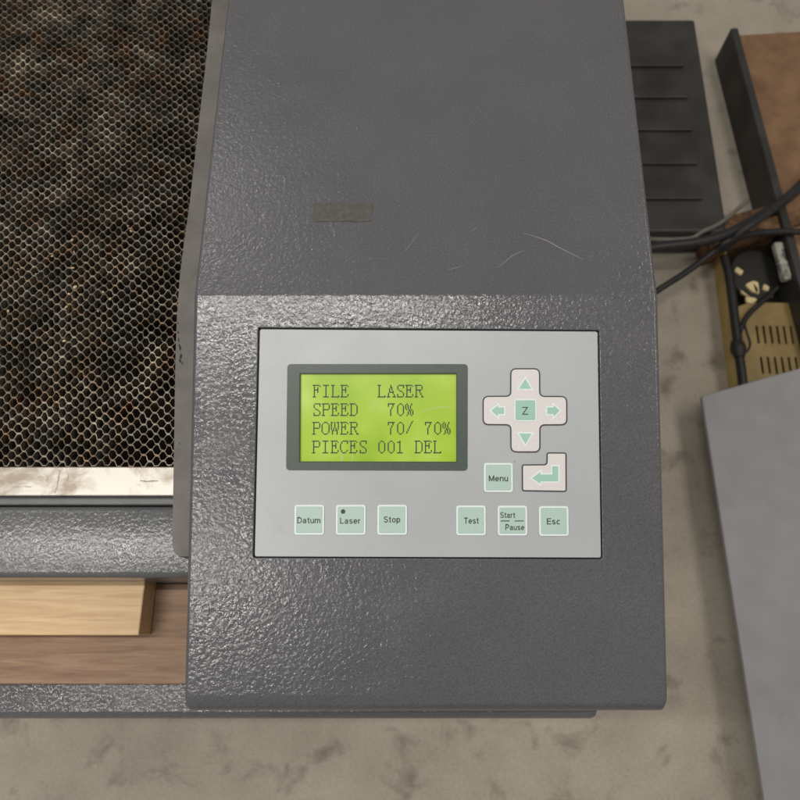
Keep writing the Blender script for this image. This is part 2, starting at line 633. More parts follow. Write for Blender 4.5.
# side flange along the left of the hood
zf = -0.034
left = [(216, -40), (206, 60), (197, 140), (189.5, 205), (184.5, 240), (180.0, 275), (177.0, 315), (175.5, 355), (174.8, 400), (174.0, 450), (173.0, 505),
        (172.2, 535), (172.4, 546), (174.0, 552.5), (177.5, 556), (184, 556.5), (196, 556.5)]
P2 = [hz(x, y, zf) for x, y in left]
P2 = [Vector((P2[0].x, 0.70, 0))] + P2
loop = []
for i in range(len(P2)):
    q = P2[i].copy()
    q.x += noise.noise(Vector((q.y * 220, 3.1, 0))) * 0.00022
    loop.append((q.x, q.y))
loop += [(-0.100, loop[-1][1]), (-0.100, 0.70)]
bm = bmesh.new()
plate(bm, [loop], -0.012, 0.0, lambda x, y, h: Vector((x, y, zf + h)), 0.0)
flange = finish('side_flange', bm, M['flange'], cutter)
for k, (x, y, r) in enumerate([(178.2, 332, 1.3), (178.8, 340, 1.6), (180.2, 348, 1.8), (181.0, 356, 2.0), (180.0, 361, 1.6), (179.2, 345, 1.0), (178.0, 323, 0.9), (182.3, 363, 1.2), (179.4, 443.5, 0.9)]):
    bm = bmesh.new()
    pts = []
    for j in range(9):
        a = 2 * math.pi * j / 9
        q = hz(x + r * 0.8 * math.cos(a) * random.uniform(0.5, 1.1), y + r * 1.5 * math.sin(a) * random.uniform(0.6, 1.1), zf)
        pts.append((q.x, q.y))
    plate(bm, [pts], -0.0002, 0.00008, lambda x, y, h: Vector((x, y, zf + h)))
    finish('paint_chip', bm, M['chip'], flange)

# ---- keypad plate with the display window
HP = -0.0004                                     # top of the keypad plate
bez_o = [pl(287.3, 364.0), pl(467.8, 364.0), pl(467.6, 470.8), pl(286.0, 470.3)]
bez_i = [pl(299.4, 373.0), pl(457.2, 373.0), pl(457.3, 462.6), pl(298.9, 462.3)]
win = offset(bez_i, 0.0008)
bm = bmesh.new()
plate(bm, [rounded(pan, 0.0011, 4), win], HP - 0.0016, HP, on_panel, 0.00025)
panel = finish('control_panel', bm, M['membrane'], cutter)
bm = bmesh.new()
plate(bm, [rounded(offset(pan, 0.0003), 0.001, 3), win], -0.0028, HP - 0.00165)
finish('backing_seal', bm, M['dark'], panel)
bm = bmesh.new()
plate(bm, [rounded(bez_o, 0.0019, 5), rounded(bez_i, 0.0003, 2)], HP + 0.00003, HP + 0.00018)
display = finish('display', bm, M['bezel'], cutter)
bm = bmesh.new()
sc_o = offset(bez_i, 0.0006)
plate(bm, [sc_o], HP - 0.0015, HP - 0.0011)
finish('screen', bm, M['screen'], display)
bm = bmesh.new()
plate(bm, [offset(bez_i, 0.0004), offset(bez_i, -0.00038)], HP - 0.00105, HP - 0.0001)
finish('window_shade_ring', bm, plain('dark_green_shade', (0.02, 0.03, 0.014), 0.5), display)  # dark ring standing in for the shadow line round the recessed screen
M['lcd_scratch'] = plain('pale_scratch', (0.36, 0.50, 0.14), 0.4)
for pix, w in (([(418, 413), (432, 408.5), (446, 406.5), (456, 406)], 0.00028), ([(366, 406), (378, 401), (390, 391), (402, 383)], 0.0002),
               ([(405, 399), (411, 391), (416, 383)], 0.00022), ([(341, 452), (341.5, 457), (341, 461)], 0.0005), ([(352, 453), (352.4, 461)], 0.0003), ([(372, 412), (384, 409)], 0.0002)):
    P = smooth_path([(*pl(x, y), 0) for x, y in pix], 6)
    bm = bmesh.new()
    pv = None
    for i, p in enumerate(P):
        d = (P[min(i + 1, len(P) - 1)] - P[max(i - 1, 0)]).normalized()
        ww = w * (0.2 + 0.8 * math.sin(math.pi * i / (len(P) - 1)))
        q = [bm.verts.new(on_panel(p.x - d.y * g * ww, p.y + d.x * g * ww, HP - 0.0011 + 0.00003)) for g in (1, -1)]
        if pv:
            bm.faces.new((pv[0], pv[1], q[1], q[0]))
        pv = q
    finish('scratch', bm, M['lcd_scratch'], display)

GL = {
    'A': '00000010102828243C444242E700', 'C': '0000003E42428080808080424438', 'D': '000000F84442424242424244F800',
    'E': '000000FC424848784840424 2FC', 'F': '000000FC4248487848484040E000', 'I': '0000007C101010101010101010 7C',
    'L': '000000E0404040404040404042FE', 'O': '0000003844828282828282824438', 'P': '000000FC424242427C40404040E0',
    'R': '000000FC4242427C484844 4442E3', 'S': '0000003E424240201804024242 7C', 'W': '000000D692929292AAAA6C444444',
    '0': '0000001824424242424242422418', '1': '000000107010101010101010107C', '7': '0000007E44440808101010101010',
    '%': '00000044A4A8A8A8541A2A2A2A44', '/': '0000020404080810102020404000'}
GL['A'] = '0000001010182828243C444242E7'
GL['D'] = '000000F8444242424242424244F8'
GL['E'] = '000000FC424848784848404242FC'
GL['F'] = '000000FC424848784848404040E0'
bm = bmesh.new()
o0 = pl(312.2, 381.0)
cw = (pl(450.8, 400)[0] - pl(312.2, 400)[0]) / (15 * 8 - 1.0)
ch = (pl(380, 381.0)[1] - pl(380, 455.8)[1]) / 64.0
hh = HP - 0.0011
for row, s in enumerate(["FILE   LASER", "SPEED   70%", "POWER   70/ 70%", "PIECES 001 DEL"]):
    for colm, chr_ in enumerate(s):
        if chr_ == ' ':
            continue
        g = GL[chr_].replace(' ', '')
        for ry in range(len(g) // 2):
            byte = int(g[2 * ry:2 * ry + 2], 16)
            for bx in range(8):
                if byte >> (7 - bx) & 1:
                    x = o0[0] + (colm * 8 + bx + 0.5) * cw
                    y = o0[1] - (row * 16 + ry + 0.5) * ch
                    q = [bm.verts.new(on_panel(px_, py_, hh + 0.00006)) for px_, py_ in rect(x, y, cw * 1.0, ch * 1.0)]
                    bm.faces.new(q)
finish('lettering', bm, M['lcd_ink'], display)

# ---- keys
def arc_pts(cx, cy, rx, ry, a0, a1, n=10):
    return [(cx + rx * math.cos(math.radians(a0 + (a1 - a0) * k / n)), cy + ry * math.sin(math.radians(a0 + (a1 - a0) * k / n))) for k in range(n + 1)]


# sans-serif letters as strokes: width, list of centre lines (capitals 1 high, small letters 0.74 high)
SW = 0.135
h_, b_ = SW / 2, 1 - SW / 2
X = 0.735
xm = X - SW / 2
LET = {
    'D': (0.76, [[(h_, h_), (h_, b_), (0.32, b_)] + arc_pts(0.32, 0.5, 0.76 - h_ - 0.32, 0.5 - h_, 90, -90) + [(h_, h_)]]),
    'L': (0.58, [[(h_, 1), (h_, h_), (0.58, h_)]]),
    'T': (0.68, [[(0, b_), (0.68, b_)], [(0.34, b_), (0.34, 0)]]),
    'E': (0.64, [[(0.64, b_), (h_, b_), (h_, h_), (0.64, h_)], [(h_, 0.52), (0.60, 0.52)]]),
    'P': (0.70, [[(h_, 0), (h_, b_), (0.40, b_)] + arc_pts(0.40, 0.70, 0.70 - h_ - 0.40, 0.30 - h_, 90, -90) + [(h_, 0.40)]]),
    'M': (0.86, [[(h_, 0), (h_, 0.97)], [(h_, 0.95), (0.43, 0.06)], [(0.43, 0.06), (0.86 - h_, 0.95)], [(0.86 - h_, 0.97), (0.86 - h_, 0)]]),
    'Z': (0.68, [[(0.02, b_), (0.60, b_), (0.07, h_), (0.68, h_)]]),
    'S': (0.70, [arc_pts(0.35, 0.735, 0.27, 0.205, 20, 180) + arc_pts(0.35, 0.735, 0.27, 0.205, 190, 255, 5) + arc_pts(0.35, 0.27, 0.285, 0.21, 75, 0, 8) + arc_pts(0.35, 0.27, 0.285, 0.21, -10, -165, 10)]),
    'a': (0.60, [arc_pts(0.28, X - 0.24, 0.20, 0.17, 160, 0) + [(0.48, 0.10), (0.55, 0.04)], [(0.48, 0.44), (0.30, 0.41)] + arc_pts(0.24, 0.23, 0.18, 0.17, 90, 290) + [(0.40, 0.12), (0.48, 0.24)]]),
    't': (0.36, [[(0.17, 0.93), (0.17, 0.16), (0.22, h_), (0.35, h_)], [(0, xm), (0.35, xm)]]),
    'u': (0.58, [[(h_, X), (h_, 0.26)] + arc_pts(0.28, 0.25, 0.28 - h_, 0.25 - h_, 180, 350) + [(0.58 - h_, 0.25)], [(0.58 - h_, X), (0.58 - h_, 0)]]),
    'n': (0.58, [[(h_, X), (h_, 0)], [(h_, 0.45)] + arc_pts(0.30, X - 0.25, 0.30 - h_ - 0.02, 0.25 - h_, 175, 0) + [(0.58 - h_, 0)]]),
    'm': (0.90, [[(h_, X), (h_, 0)], [(h_, 0.45)] + arc_pts(0.26, X - 0.22, 0.26 - h_, 0.22 - h_, 175, 0) + [(0.45, 0)], [(0.45, 0.45)] + arc_pts(0.64, X - 0.22, 0.26 - h_, 0.22 - h_, 175, 0) + [(0.90 - h_, 0)]]),
    's': (0.54, [arc_pts(0.27, X - 0.205, 0.19, 0.14, 20, 190) + arc_pts(0.27, X - 0.205, 0.19, 0.14, 200, 255, 4) + arc_pts(0.27, 0.205, 0.20, 0.14, 75, 0, 6) + arc_pts(0.27, 0.205, 0.20, 0.14, -10, -165, 8)]),
    'e': (0.60, [[(h_, 0.37), (0.53, 0.37)] + arc_pts(0.30, X / 2, 0.30 - h_, X / 2 - h_, 5, 320, 18)]),
    'r': (0.36, [[(h_, X), (h_, 0)], [(h_, 0.42)] + arc_pts(0.32, X - 0.28, 0.32 - h_, 0.28 - h_, 170, 85, 6)]),
    'c': (0.54, [arc_pts(0.30, X / 2, 0.30 - h_, X / 2 - h_, 45, 315, 16)]),
    'o': (0.60, [arc_pts(0.30, X / 2, 0.30 - h_, X / 2 - h_, 0, 360, 20)]),
    'p': (0.60, [[(h_, X), (h_, -0.24)], arc_pts(0.32, X / 2, 0.28 - h_, X / 2 - h_, 180, -180, 20)])}


def stroke(bm, pts, w, put, h):
    L = []
    n = len(pts)
    closed = (Vector(pts[0]) - Vector(pts[-1])).length < 1e-6
    for i in range(n):
        p = Vector(pts[i])
        pa = Vector(pts[i - 1]) if i else (Vector(pts[-2]) if closed else None)
        pb = Vector(pts[i + 1]) if i < n - 1 else (Vector(pts[1]) if closed else None)
        e0 = (p - pa).normalized() if pa is not None else (pb - p).normalized()
        e1 = (pb - p).normalized() if pb is not None else e0
        q = Vector((-e0.y - e1.y, e0.x + e1.x))
        q = q / max(q.length_squared, 0.5) * w
        L.append((bm.verts.new(put(p.x + q.x, p.y + q.y, h)), bm.verts.new(put(p.x - q.x, p.y - q.y, h))))
    for i in range(n - 1):
        bm.faces.new((L[i][0], L[i][1], L[i + 1][1], L[i + 1][0]))


def lettering(body, x0, x1, ycap_mid, cap_px, h, parent, bold=2.3):
    """a word printed between photo columns x0..x1, its capitals centred on row ycap_mid"""
    a = pl(x0, ycap_mid)
    b = pl(x1, ycap_mid)
    cap = cap_px * PXM
    gap = 0.13
    total = sum(LET[c][0] for c in body) + gap * (len(body) - 1)
    bm = bmesh.new()
    cur, lift = 0.0, 0
    for c in body:
        wd, strokes = LET[c]
        for st in strokes:
            lift += 1
            base = cur
            stroke(bm, st, SW / 2 * bold, lambda x, y, hh: on_panel(a[0] + (b[0] - a[0]) * (base + x) / total, a[1] + (y - 0.5) * cap, hh), h + lift * 4e-6)
        cur += wd + gap
    return finish('lettering', bm, M['ink'], parent)


KH = HP + 0.0006          # top of a key


def key(cx, cy, size_px, face, label, border_px=1.9, h0=HP, lift=0.0006):
    x, y = pl(cx, cy)
    w = size_px * PXM
    bp = border_px * PXM
    bm = bmesh.new()
    plate(bm, [rounded(rect(x, y, w - 2 * bp, w - 2 * bp), 0.0005, 3)], h0 - 0.0002, h0 + lift, on_panel, 0.00022)
    k = finish('button', bm, face, cutter)
    tag(k, label)
    bm = bmesh.new()
    plate(bm, [rounded(rect(x, y, w, w), 0.0013, 4), rounded(rect(x, y, w - 2 * bp, w - 2 * bp), 0.0005, 3)], h0 - 0.0002, h0 + lift - 0.00006, on_panel, 0.0001)
    finish('border', bm, M['white'], k)
    return k


TH = KH + 0.00004
k = key(309.3, 519.8, 29.6, M['key'], 'pale green button printed Datum')
lettering("Datum", 297.4, 320.4, 520.2, 5.9, TH, k)
k = key(350.8, 519.8, 29.6, M['key'], 'pale green button printed Laser with a dark dot')
lettering("Laser", 340.2, 360.4, 520.7, 5.9, TH, k)
bm = bmesh.new()
c0 = pl(343.1, 511.5)
plate(bm, [[(c0[0] + 0.0010 * math.cos(a * math.pi / 10), c0[1] + 0.0010 * math.sin(a * math.pi / 10)) for a in range(20)]], TH - 0.0003, TH + 0.0001)
finish('indicator_dot', bm, M['ink'], k)
k = key(392.2, 519.8, 29.6, M['key'], 'pale green button printed Stop')
lettering("Stop", 383.8, 400.2, 519.4, 6.0, TH, k)
k = key(471.0, 520.4, 29.4, M['key'], 'pale green button printed Test')
lettering("Test", 464.0, 478.6, 520.6, 6.0, TH, k)
k = key(512.5, 520.6, 29.4, M['key'], 'pale green button printed Start and Pause')
lettering("Start", 500.2, 515.0, 515.0, 5.6, TH, k)
lettering("Pause", 505.4, 524.2, 527.2, 5.6, TH, k)
for x0, x1 in ((500.6, 509.6), (514.6, 523.6)):
    a, b = pl(x0, 520.9), pl(x1, 520.9)
    bm = bmesh.new()
    plate(bm, [rect((a[0] + b[0]) / 2, a[1], b[0] - a[0], 0.00042)], TH - 0.0002, TH)
    finish('divider_line', bm, M['ink'], k)
k = key(553.8, 521.0, 29.4, M['key'], 'pale green button printed Esc')
lettering("Esc", 546.8, 560.0, 521.3, 6.0, TH, k)
k = key(498.4, 477.5, 29.0, M['key'], 'pale green button printed Menu')
lettering("Menu", 488.8, 508.0, 478.3, 6.0, TH, k)


def d2(u, v):            # crop coordinates of the key cluster to the control face
    return pl(470 + u / 5.714, 355 + v / 5.714)


def outlined(name, pts, r, face, label, line=0.00055):
    lp = rounded(pts, r, 5)
    bm = bmesh.new()
    plate(bm, [offset(lp, -line)], HP - 0.0002, HP + 0.0004, on_panel, 0.00012)
    o = finish(name, bm, face, cutter)
    tag(o, label)
    bm = bmesh.new()
    plate(bm, [lp, offset(lp, -line)], HP - 0.0002, HP + 0.00032)
    finish('outline', bm, M['outline'], o)
    return o


cross = [d2(230, 75), d2(401, 75), d2(402, 233), d2(556, 234), d2(557, 402), d2(403, 403), d2(403, 558), d2(231, 557), d2(230, 402), d2(72, 401), d2(72, 233), d2(230, 232)]
rr = 0.0029
pad = outlined('direction_pad', cross, [rr, rr, 0.002, rr, rr, 0.002, rr, rr, 0.002, rr, rr, 0.002], M['pad'], 'pale cross shaped direction pad with four arrows')
IH = HP + 0.0004


def icon(pts, parent, grow=0.00062):
    bm = bmesh.new()
    plate(bm, [pts], IH - 0.0003, IH + 0.00012)
    o = finish('arrow', bm, M['icon'], parent)
    bm = bmesh.new()
    plate(bm, [rounded(offset(pts, grow), 0.0003, 2)], IH - 0.0003, IH + 0.00006)
    finish('arrow_border', bm, M['white'], parent)
    return o


icon([d2(316, 136), d2(350, 193), d2(279, 193)], pad)
icon([d2(317, 510), d2(281, 449), d2(352, 449)], pad)
icon([d2(122, 318), d2(160, 286), d2(160, 300), d2(194, 300), d2(194, 337), d2(160, 337), d2(160, 352)], pad)
icon([d2(512, 318), d2(478, 286), d2(478, 300), d2(441, 300), d2(441, 337), d2(478, 337), d2(478, 352)], pad)
k = key(525.3, 410.3, 22.6, M['key_z'], 'teal button printed Z at the centre of the direction pad', 1.5, HP + 0.0004, 0.00035)
lettering("Z", 522.0, 528.0, 410.9, 8.0, HP + 0.0008, k, 1.7)

ent = [d2(296, 625), d2(437, 624), d2(438, 556), d2(552, 557), d2(553, 783), d2(297, 779)]
enter = outlined('enter_key', ent, [0.0012] * 6, M['pad'], 'pale stepped enter key with a bent arrow')
icon([d2(354, 703), d2(402, 668), d2(402, 683), d2(470, 683), d2(470, 636), d2(504, 636), d2(504, 722), d2(402, 722), d2(402, 736)], enter)

# ---- body below the hood: front rail, base cabinet
ZR = -0.080
ya = hz(100, 505.5, ZR).y
yb = hz(100, 577.5, ZR).y
bm = bmesh.new()
box(bm, (-0.62, yb, ZR - 0.055), (-0.090, ya, ZR), 0.004, 4)
finish('front_rail', bm, M['rail'], cutter, True).data.set_sharp_from_angle(angle=math.radians(40))
# dark channel between rail and bed
yc = hz(100, 499, ZR).y
bm = bmesh.new()
box(bm, (-0.62, ya + 0.0003, ZR - 0.05), (-0.09, yc - 0.0003, ZR - 0.010))
finish('dark_channel', bm, M['dark'], cutter)
bm = bmesh.new()
box(bm, (-0.62, yc - 0.003, ZR - 0.012), (-0.09, yc + 0.0015, ZR - 0.0015), 0.0014, 3)
finish('channel_lip', bm, plain('smooth_grey_steel', (0.11, 0.112, 0.118), 0.4, 0.1, 200), cutter)
ZB = -0.150
bm = bmesh.new()
box(bm, (-0.63, yb - 0.075, FLOOR_Z), (0.100, 0.74, ZB), 0.004, 2)
finish('base_cabinet', bm, M['paint'], cutter)
bm = bmesh.new()
box(bm, (-0.62, yc + 0.002, ZB - 0.0), (-0.107, 0.72, ZR - 0.022))
tray = finish('burnt_tray', bm, M['tray'], cutter)

# ------------------------------------------------------------------ honeycomb bed (lifts out of the machine)
bed = empty('honeycomb_bed', (-0.30, 0.3, ZR - 0.022))
tag(bed, 'sooty aluminium honeycomb bed with bright metal front strip beside the hood', 'honeycomb bed')
yst = hz(100, 467.3, ZR).y
bm = bmesh.new()
box(bm, (-0.60, yc + 0.0016, ZR - 0.0215), (-0.104, yst, ZR + 0.0015), 0.0006, 2)
strip = finish('front_strip', bm, M['strip'], bed)


def flat_mark(bm, pix, w):
    P = smooth_path([hz(x, y, ZR + 0.0016) for x, y in pix], 5)
    L, Rr = [], []
    for i, p in enumerate(P):
        d = (P[min(i + 1, len(P) - 1)] - P[max(i - 1, 0)]).normalized()
        s = Vector((-d.y, d.x, 0)) * (w * random.uniform(0.5, 1.2))
        L.append(bm.verts.new(p + s))
        Rr.append(bm.verts.new(p - s))
    for i in range(len(P) - 1):
        bm.faces.new((L[i], L[i + 1], Rr[i + 1], Rr[i]))


M['mark'] = plain('grey_scuff', (0.36, 0.335, 0.30), 0.5, 0.3, 300)
for pix, w in (([(60, 470), (58.5, 478), (57, 486), (55, 493)], 0.00028), ([(67, 471), (68, 477), (66, 480)], 0.0002),
               ([(140, 480.6), (147, 481.4), (153, 481), (158, 481)], 0.00035), ([(12, 487.5), (22, 486.6), (31, 487)], 0.00022)):
    bm = bmesh.new()
    flat_mark(bm, pix, w)
    finish('scuff', bm, M['mark'], strip)

PX, A4 = 6.83 * MM, 6.03 * MM
A = A4 / 4
E = 2.0 * MM
DX = (PX - 2 * E) / 2
AE = A - 0.22 * MM
Y0, Y1, X0, X1 = yst + 0.0005, 0.63, -0.43, -0.1045
ztop, zbot = ZR, ZR - 0.0105
bm = bmesh.new()
nrib = int((Y1 - Y0) / (2 * A))
for j in range(nrib):
    yj = Y0 + A + 2 * A * j
    sg = 1 if j % 2 == 0 else -1
    pts = []
    xstart = X0 - 0.157 * (yj - Y0) * -1
    xstart = X0 - ((X0 - 0.157 * (yj - Y0)) % PX) * 0 - 0.0
    sh = (-0.157 * (yj - Y0)) % PX
    x = X0 + sh - PX
    while x < X1:
        for (dx, fy, th) in ((0.0, 0.95, 0.21), (E * 0.5, 1.0, 0.25), (E, 0.95, 0.21), (E + DX * 0.25, 0.50, 0.16), (E + DX * 0.5, 0.0, 0.13), (E + DX * 0.75, -0.50, 0.16),
                             (E + DX, -0.95, 0.21), (E * 1.5 + DX, -1.0, 0.25), (2 * E + DX, -0.95, 0.21),
                             (2 * E + DX * 1.25, -0.50, 0.16), (2 * E + DX * 1.5, 0.0, 0.13), (2 * E + DX * 1.75, 0.50, 0.16)):
            px_ = x + dx
            py_ = yj + AE * sg * fy
            nz = noise.noise_vector(Vector((px_ * 75, py_ * 75, 0))) * 0.0009 + noise.noise_vector(Vector((px_ * 260, py_ * 260, 5))) * 0.00055
            th *= 1.0 + 0.6 * noise.noise(Vector((px_ * 190, py_ * 190, 2)))
            pts.append((Vector((px_ + nz.x, py_ + nz.y, noise.noise(Vector((px_ * 130, py_ * 130, 9))) * 0.0004)), th * MM))
        x += PX
    prev = None
    for i, (p, th) in enumerate(pts):
        if p.x > X1 or p.x < X0:
            prev = None
            continue
        d = (pts[min(i + 1, len(pts) - 1)][0] - pts[max(i - 1, 0)][0])
        n = Vector((-d.y, d.x, 0)).normalized() * th
        q = [bm.verts.new((p.x + n.x, p.y + n.y, ztop + p.z)), bm.verts.new((p.x - n.x, p.y - n.y, ztop + p.z)),
             bm.verts.new((p.x - n.x, p.y - n.y, zbot)), bm.verts.new((p.x + n.x, p.y + n.y, zbot))]
        if prev:
            bm.faces.new((prev[0], q[0], q[1], prev[1]))
            bm.faces.new((prev[1], q[1], q[2], prev[2]))
            bm.faces.new((prev[3], prev[0], q[0], q[3])[::-1])
        prev = q
me = bpy.data.meshes.new('honeycomb')
bm.to_mesh(me)
bm.free()
me.materials.append(M['comb'])
comb = bpy.data.objects.new('honeycomb', me)
COL.objects.link(comb)
adopt(comb, bed)

# tan crumbs of burnt scrap lying on the honeycomb
M['crumb'] = plain('tan_scrap', (0.46, 0.35, 0.22), 0.8, 0.35, 400)
rng = random.Random(3)
for x, y, r in ((72, 240, 1.5), (74, 252, 1.3), (72.5, 268, 1.4), (75, 287, 1.8), (69, 294, 1.2), (52, 256, 1.0), (8, 311, 1.3), (64, 341, 1.4), (103, 292, 1.5), (110, 299, 1.2),
                (131, 231, 1.5), (128, 226, 1.1), (18, 269, 1.2), (66, 307, 1.2), (98, 311, 1.3), (36, 274, 1.0), (140, 303, 1.0), (152, 392, 1.1)):
    bm = bmesh.new()
    bmesh.ops.create_icosphere(bm, subdivisions=2, radius=1)
    c0 = hz(x, y, ZR + 0.0006)
    rot = rng.uniform(0, 3.1)
    sx_, sy_ = rng.uniform(0.7, 1.5), rng.uniform(0.6, 1.0)
    for v in bm.verts:
        k_ = 1 + 0.55 * noise.noise(v.co * 1.7 + Vector((x, y, 0)))
        p_ = v.co * k_ * r * 0.00055
        p_ = Vector((p_.x * sx_, p_.y * sy_, p_.z * 0.6))
        v.co = c0 + Matrix.Rotation(rot, 3, 'Z') @ p_
    tag(finish('scrap_crumb', bm, M['crumb']), 'tiny tan crumb of burnt scrap lying on the honeycomb bed', 'crumb', 'tan crumbs on the honeycomb bed')

# ------------------------------------------------------------------ boards lying on the front ledge
def solid(name, lo, hi, bev, material, label, cat, mtx=None, group=None):
    bm = bmesh.new()
    box(bm, lo, hi, bev, 2, mtx)
    return tag(finish(name, bm, material), label, cat, group)


yd = hz(100, 579.0, -0.115).y
xe = hz(145, 582, -0.115).x
solid('wooden_board', (-0.60, yd - 0.030, -0.1328), (xe, yd - 0.0002, -0.115), 0.0008, M['pine'], 'pale tan wooden board lying in front of the grey front rail', 'board')
ye = hz(160, 583.3, -0.133).y
solid('wooden_board', (-0.58, ye - 0.055, ZB + 0.0005), (-0.108, ye, -0.1332), 0.0008, M['brown_wood'], 'reddish brown wooden board under the end of the pale board', 'board')

# ------------------------------------------------------------------ things on the floor to the right
def fz(px, py, h=0.0):
    return hz(px, py, FLOOR_Z + h)


# grey sheet-metal cover, a shallow box turned a little
HC = 0.076
tl_, tr_ = fz(701.5, 396, HC), fz(800, 368, HC)
bl_ = fz(731, 585, HC)
ux = (tr_ - tl_).normalized()
uy = Vector((ux.y, -ux.x, 0))
ldir = (bl_ - tl_)
cover = empty('steel_cover', (tl_.x + 0.1, tl_.y - 0.15, FLOOR_Z))
tag(cover, 'plain grey sheet steel cover lying in front of the tan case', 'cover')
bm = bmesh.new()
L2 = [tl_, tl_ + ux * 0.42, tl_ + ux * 0.42 + ldir * 3.0, tl_ + ldir * 3.0]
plate(bm, [rounded([(p.x, p.y) for p in L2], 0.006, 4)], -0.008, 0.0, lambda x, y, h: Vector((x, y, FLOOR_Z + HC + h)), 0.002)
finish('top_sheet', bm, M['steel'], cover)
ctr = sum(L2, Vector()) / 4
LL = [ctr + (p - ctr) * 0.75 + Vector((0.05, 0, 0)) for p in L2]
bm = bmesh.new()
plate(bm, [[(p.x, p.y) for p in LL]], -HC + 0.0005, -0.0085, lambda x, y, h: Vector((x, y, FLOOR_Z + HC + h)))
finish('body', bm, M['steel'], cover)

# tan open case with vent slots
HT = 0.052
case = empty('tan_case', fz(740, 330))
tag(case, 'dirty tan metal case with open top and rows of vent slots', 'metal case')
a = fz(711.5, 252, 0)
b = fz(729.5, 395, 0)
dv = (b - a).normalized()
nv = Vector((-dv.y, dv.x, 0))
if nv.x < 0:
    nv = -nv
LEN = (b - a).length + 0.10
WID = 0.36


def cs(u, v, h):          # case frame: u along its left side towards the viewer, v to the right
    p = a + dv * u + nv * v
    return Vector((p.x, p.y, FLOOR_Z + h))


def cbox(name, u0, u1, v0, v1, h0, h1, material, parent, bev=0.0):
    bm = bmesh.new()
    r = bmesh.ops.create_cube(bm, size=1)
    for q in r['verts']:
        q.co = cs(u0 + (q.co.x + 0.5) * (u1 - u0), v0 + (q.co.y + 0.5) * (v1 - v0), h0 + (q.co.z + 0.5) * (h1 - h0))
    if bev:
        bmesh.ops.bevel(bm, geom=bm.edges[:], offset=bev, segments=2, affect='EDGES', profile=0.5)
    return finish(name, bm, material, parent)


cbox('side_wall', 0, LEN, 0, 0.005, 0.001, HT, M['tan'], case, 0.0012)
cbox('side_wall', 0, LEN, WID, WID + 0.005, 0.001, HT, M['tan'], case, 0.0012)
cbox('back_wall', -0.02, -0.0003, 0.0, WID + 0.02, 0.001, HT - 0.01, M['rust'], case, 0.003)
base = cbox('base_plate', 0.0003, LEN, 0.0053, WID - 0.0003, 0.001, 0.01, M['black'], case)
# the slotted plate in the near half
u_pl = (fz(770, 303, HT - 0.010) - a).dot(dv)
lo_u = u_pl
bm = bmesh.new()


def cplace(x, y, h):
    return cs(x, y, h)


def vof(px, py):
    w = fz(px, py, HT - 0.01)
    return (w - a).dot(dv), (w - a).dot(nv)


vl = vof(739, 345)[1]
outer = [(lo_u + 0.012, vl), (LEN, vl), (LEN, WID - 0.001), (lo_u, WID - 0.001), (lo_u, vl + 0.03)]
holes = []
for u0, u1 in ((vof(770, 326)[0], vof(770, 344)[0]), (vof(770, 357)[0], vof(770, 374)[0])):
    v00 = vof(757, 340)[1]
    for k_ in range(16):
        v0 = v00 + 0.0128 * k_
        holes.append([(u0, v0), (u1, v0), (u1, v0 + 0.0042), (u0, v0 + 0.0042)])
plate(bm, [outer] + holes, HT - 0.012, HT - 0.009, cplace)
finish('vent_plate', bm, M['tan_dirty'], case)
cbox('slot_backing', lo_u + 0.03, LEN - 0.002, 0.06, WID - 0.02, 0.012, 0.018, M['black'], case)

# black blower with cream vanes inside the far half of the case
fan = empty('blower', cs(0.07, 0.15, 0.0105))
tag(fan, 'black blower with cream vanes inside the open tan case', 'blower')
fc = cs((fz(757, 273, 0.045) - a).dot(dv), (fz(757, 273, 0.045) - a).dot(nv), 0)
FU, FV = (fc - a).dot(dv), (fc - a).dot(nv)
bm = bmesh.new()
ringo = [(FU + 0.055 * math.cos(i * math.pi / 16), FV + 0.048 * math.sin(i * math.pi / 16)) for i in range(32)]
plate(bm, [ringo], 0.0105, 0.040, cplace, 0.003)
housing = finish('housing', bm, M['black'], fan)
vanes = [[(737, 267), (743, 271), (741, 275), (735, 271)],
         [(746, 285), (752, 282), (757, 288), (758, 293), (752, 291)],
         [(752, 281), (758, 283), (759, 294), (755, 291)],
         [(764, 284), (769, 287), (768, 291), (763, 289)],
         [(741, 290), (746, 294), (750, 297), (747, 296), (742, 293)],
         [(746, 297), (754, 298), (757, 300), (752, 303), (747, 302)],
         [(767, 295), (772, 292), (773, 296), (769, 299)]]
for vp in vanes:
    q = []
    cxv = sum(p[0] for p in vp) / len(vp)
    cyv = sum(p[1] for p in vp) / len(vp)
    for p in vp:
        w = hz(cxv + (p[0] - cxv) * 1.15, cyv + (p[1] - cyv) * 1.15, FLOOR_Z + 0.044)
        q.append(((w - a).dot(dv), (w - a).dot(nv)))
    bm = bmesh.new()
    plate(bm, [rounded(q, 0.003, 2)], 0.0395, 0.045, cplace, 0.001)
    finish('vane', bm, M['cream'], fan)


def cable(pts, r, label, name='cable', group=None, material=None):
    bm = bmesh.new()
    tube(bm, pts, r)
    return tag(finish(name, bm, material or M['cable'], None, True), label, 'cable', group)


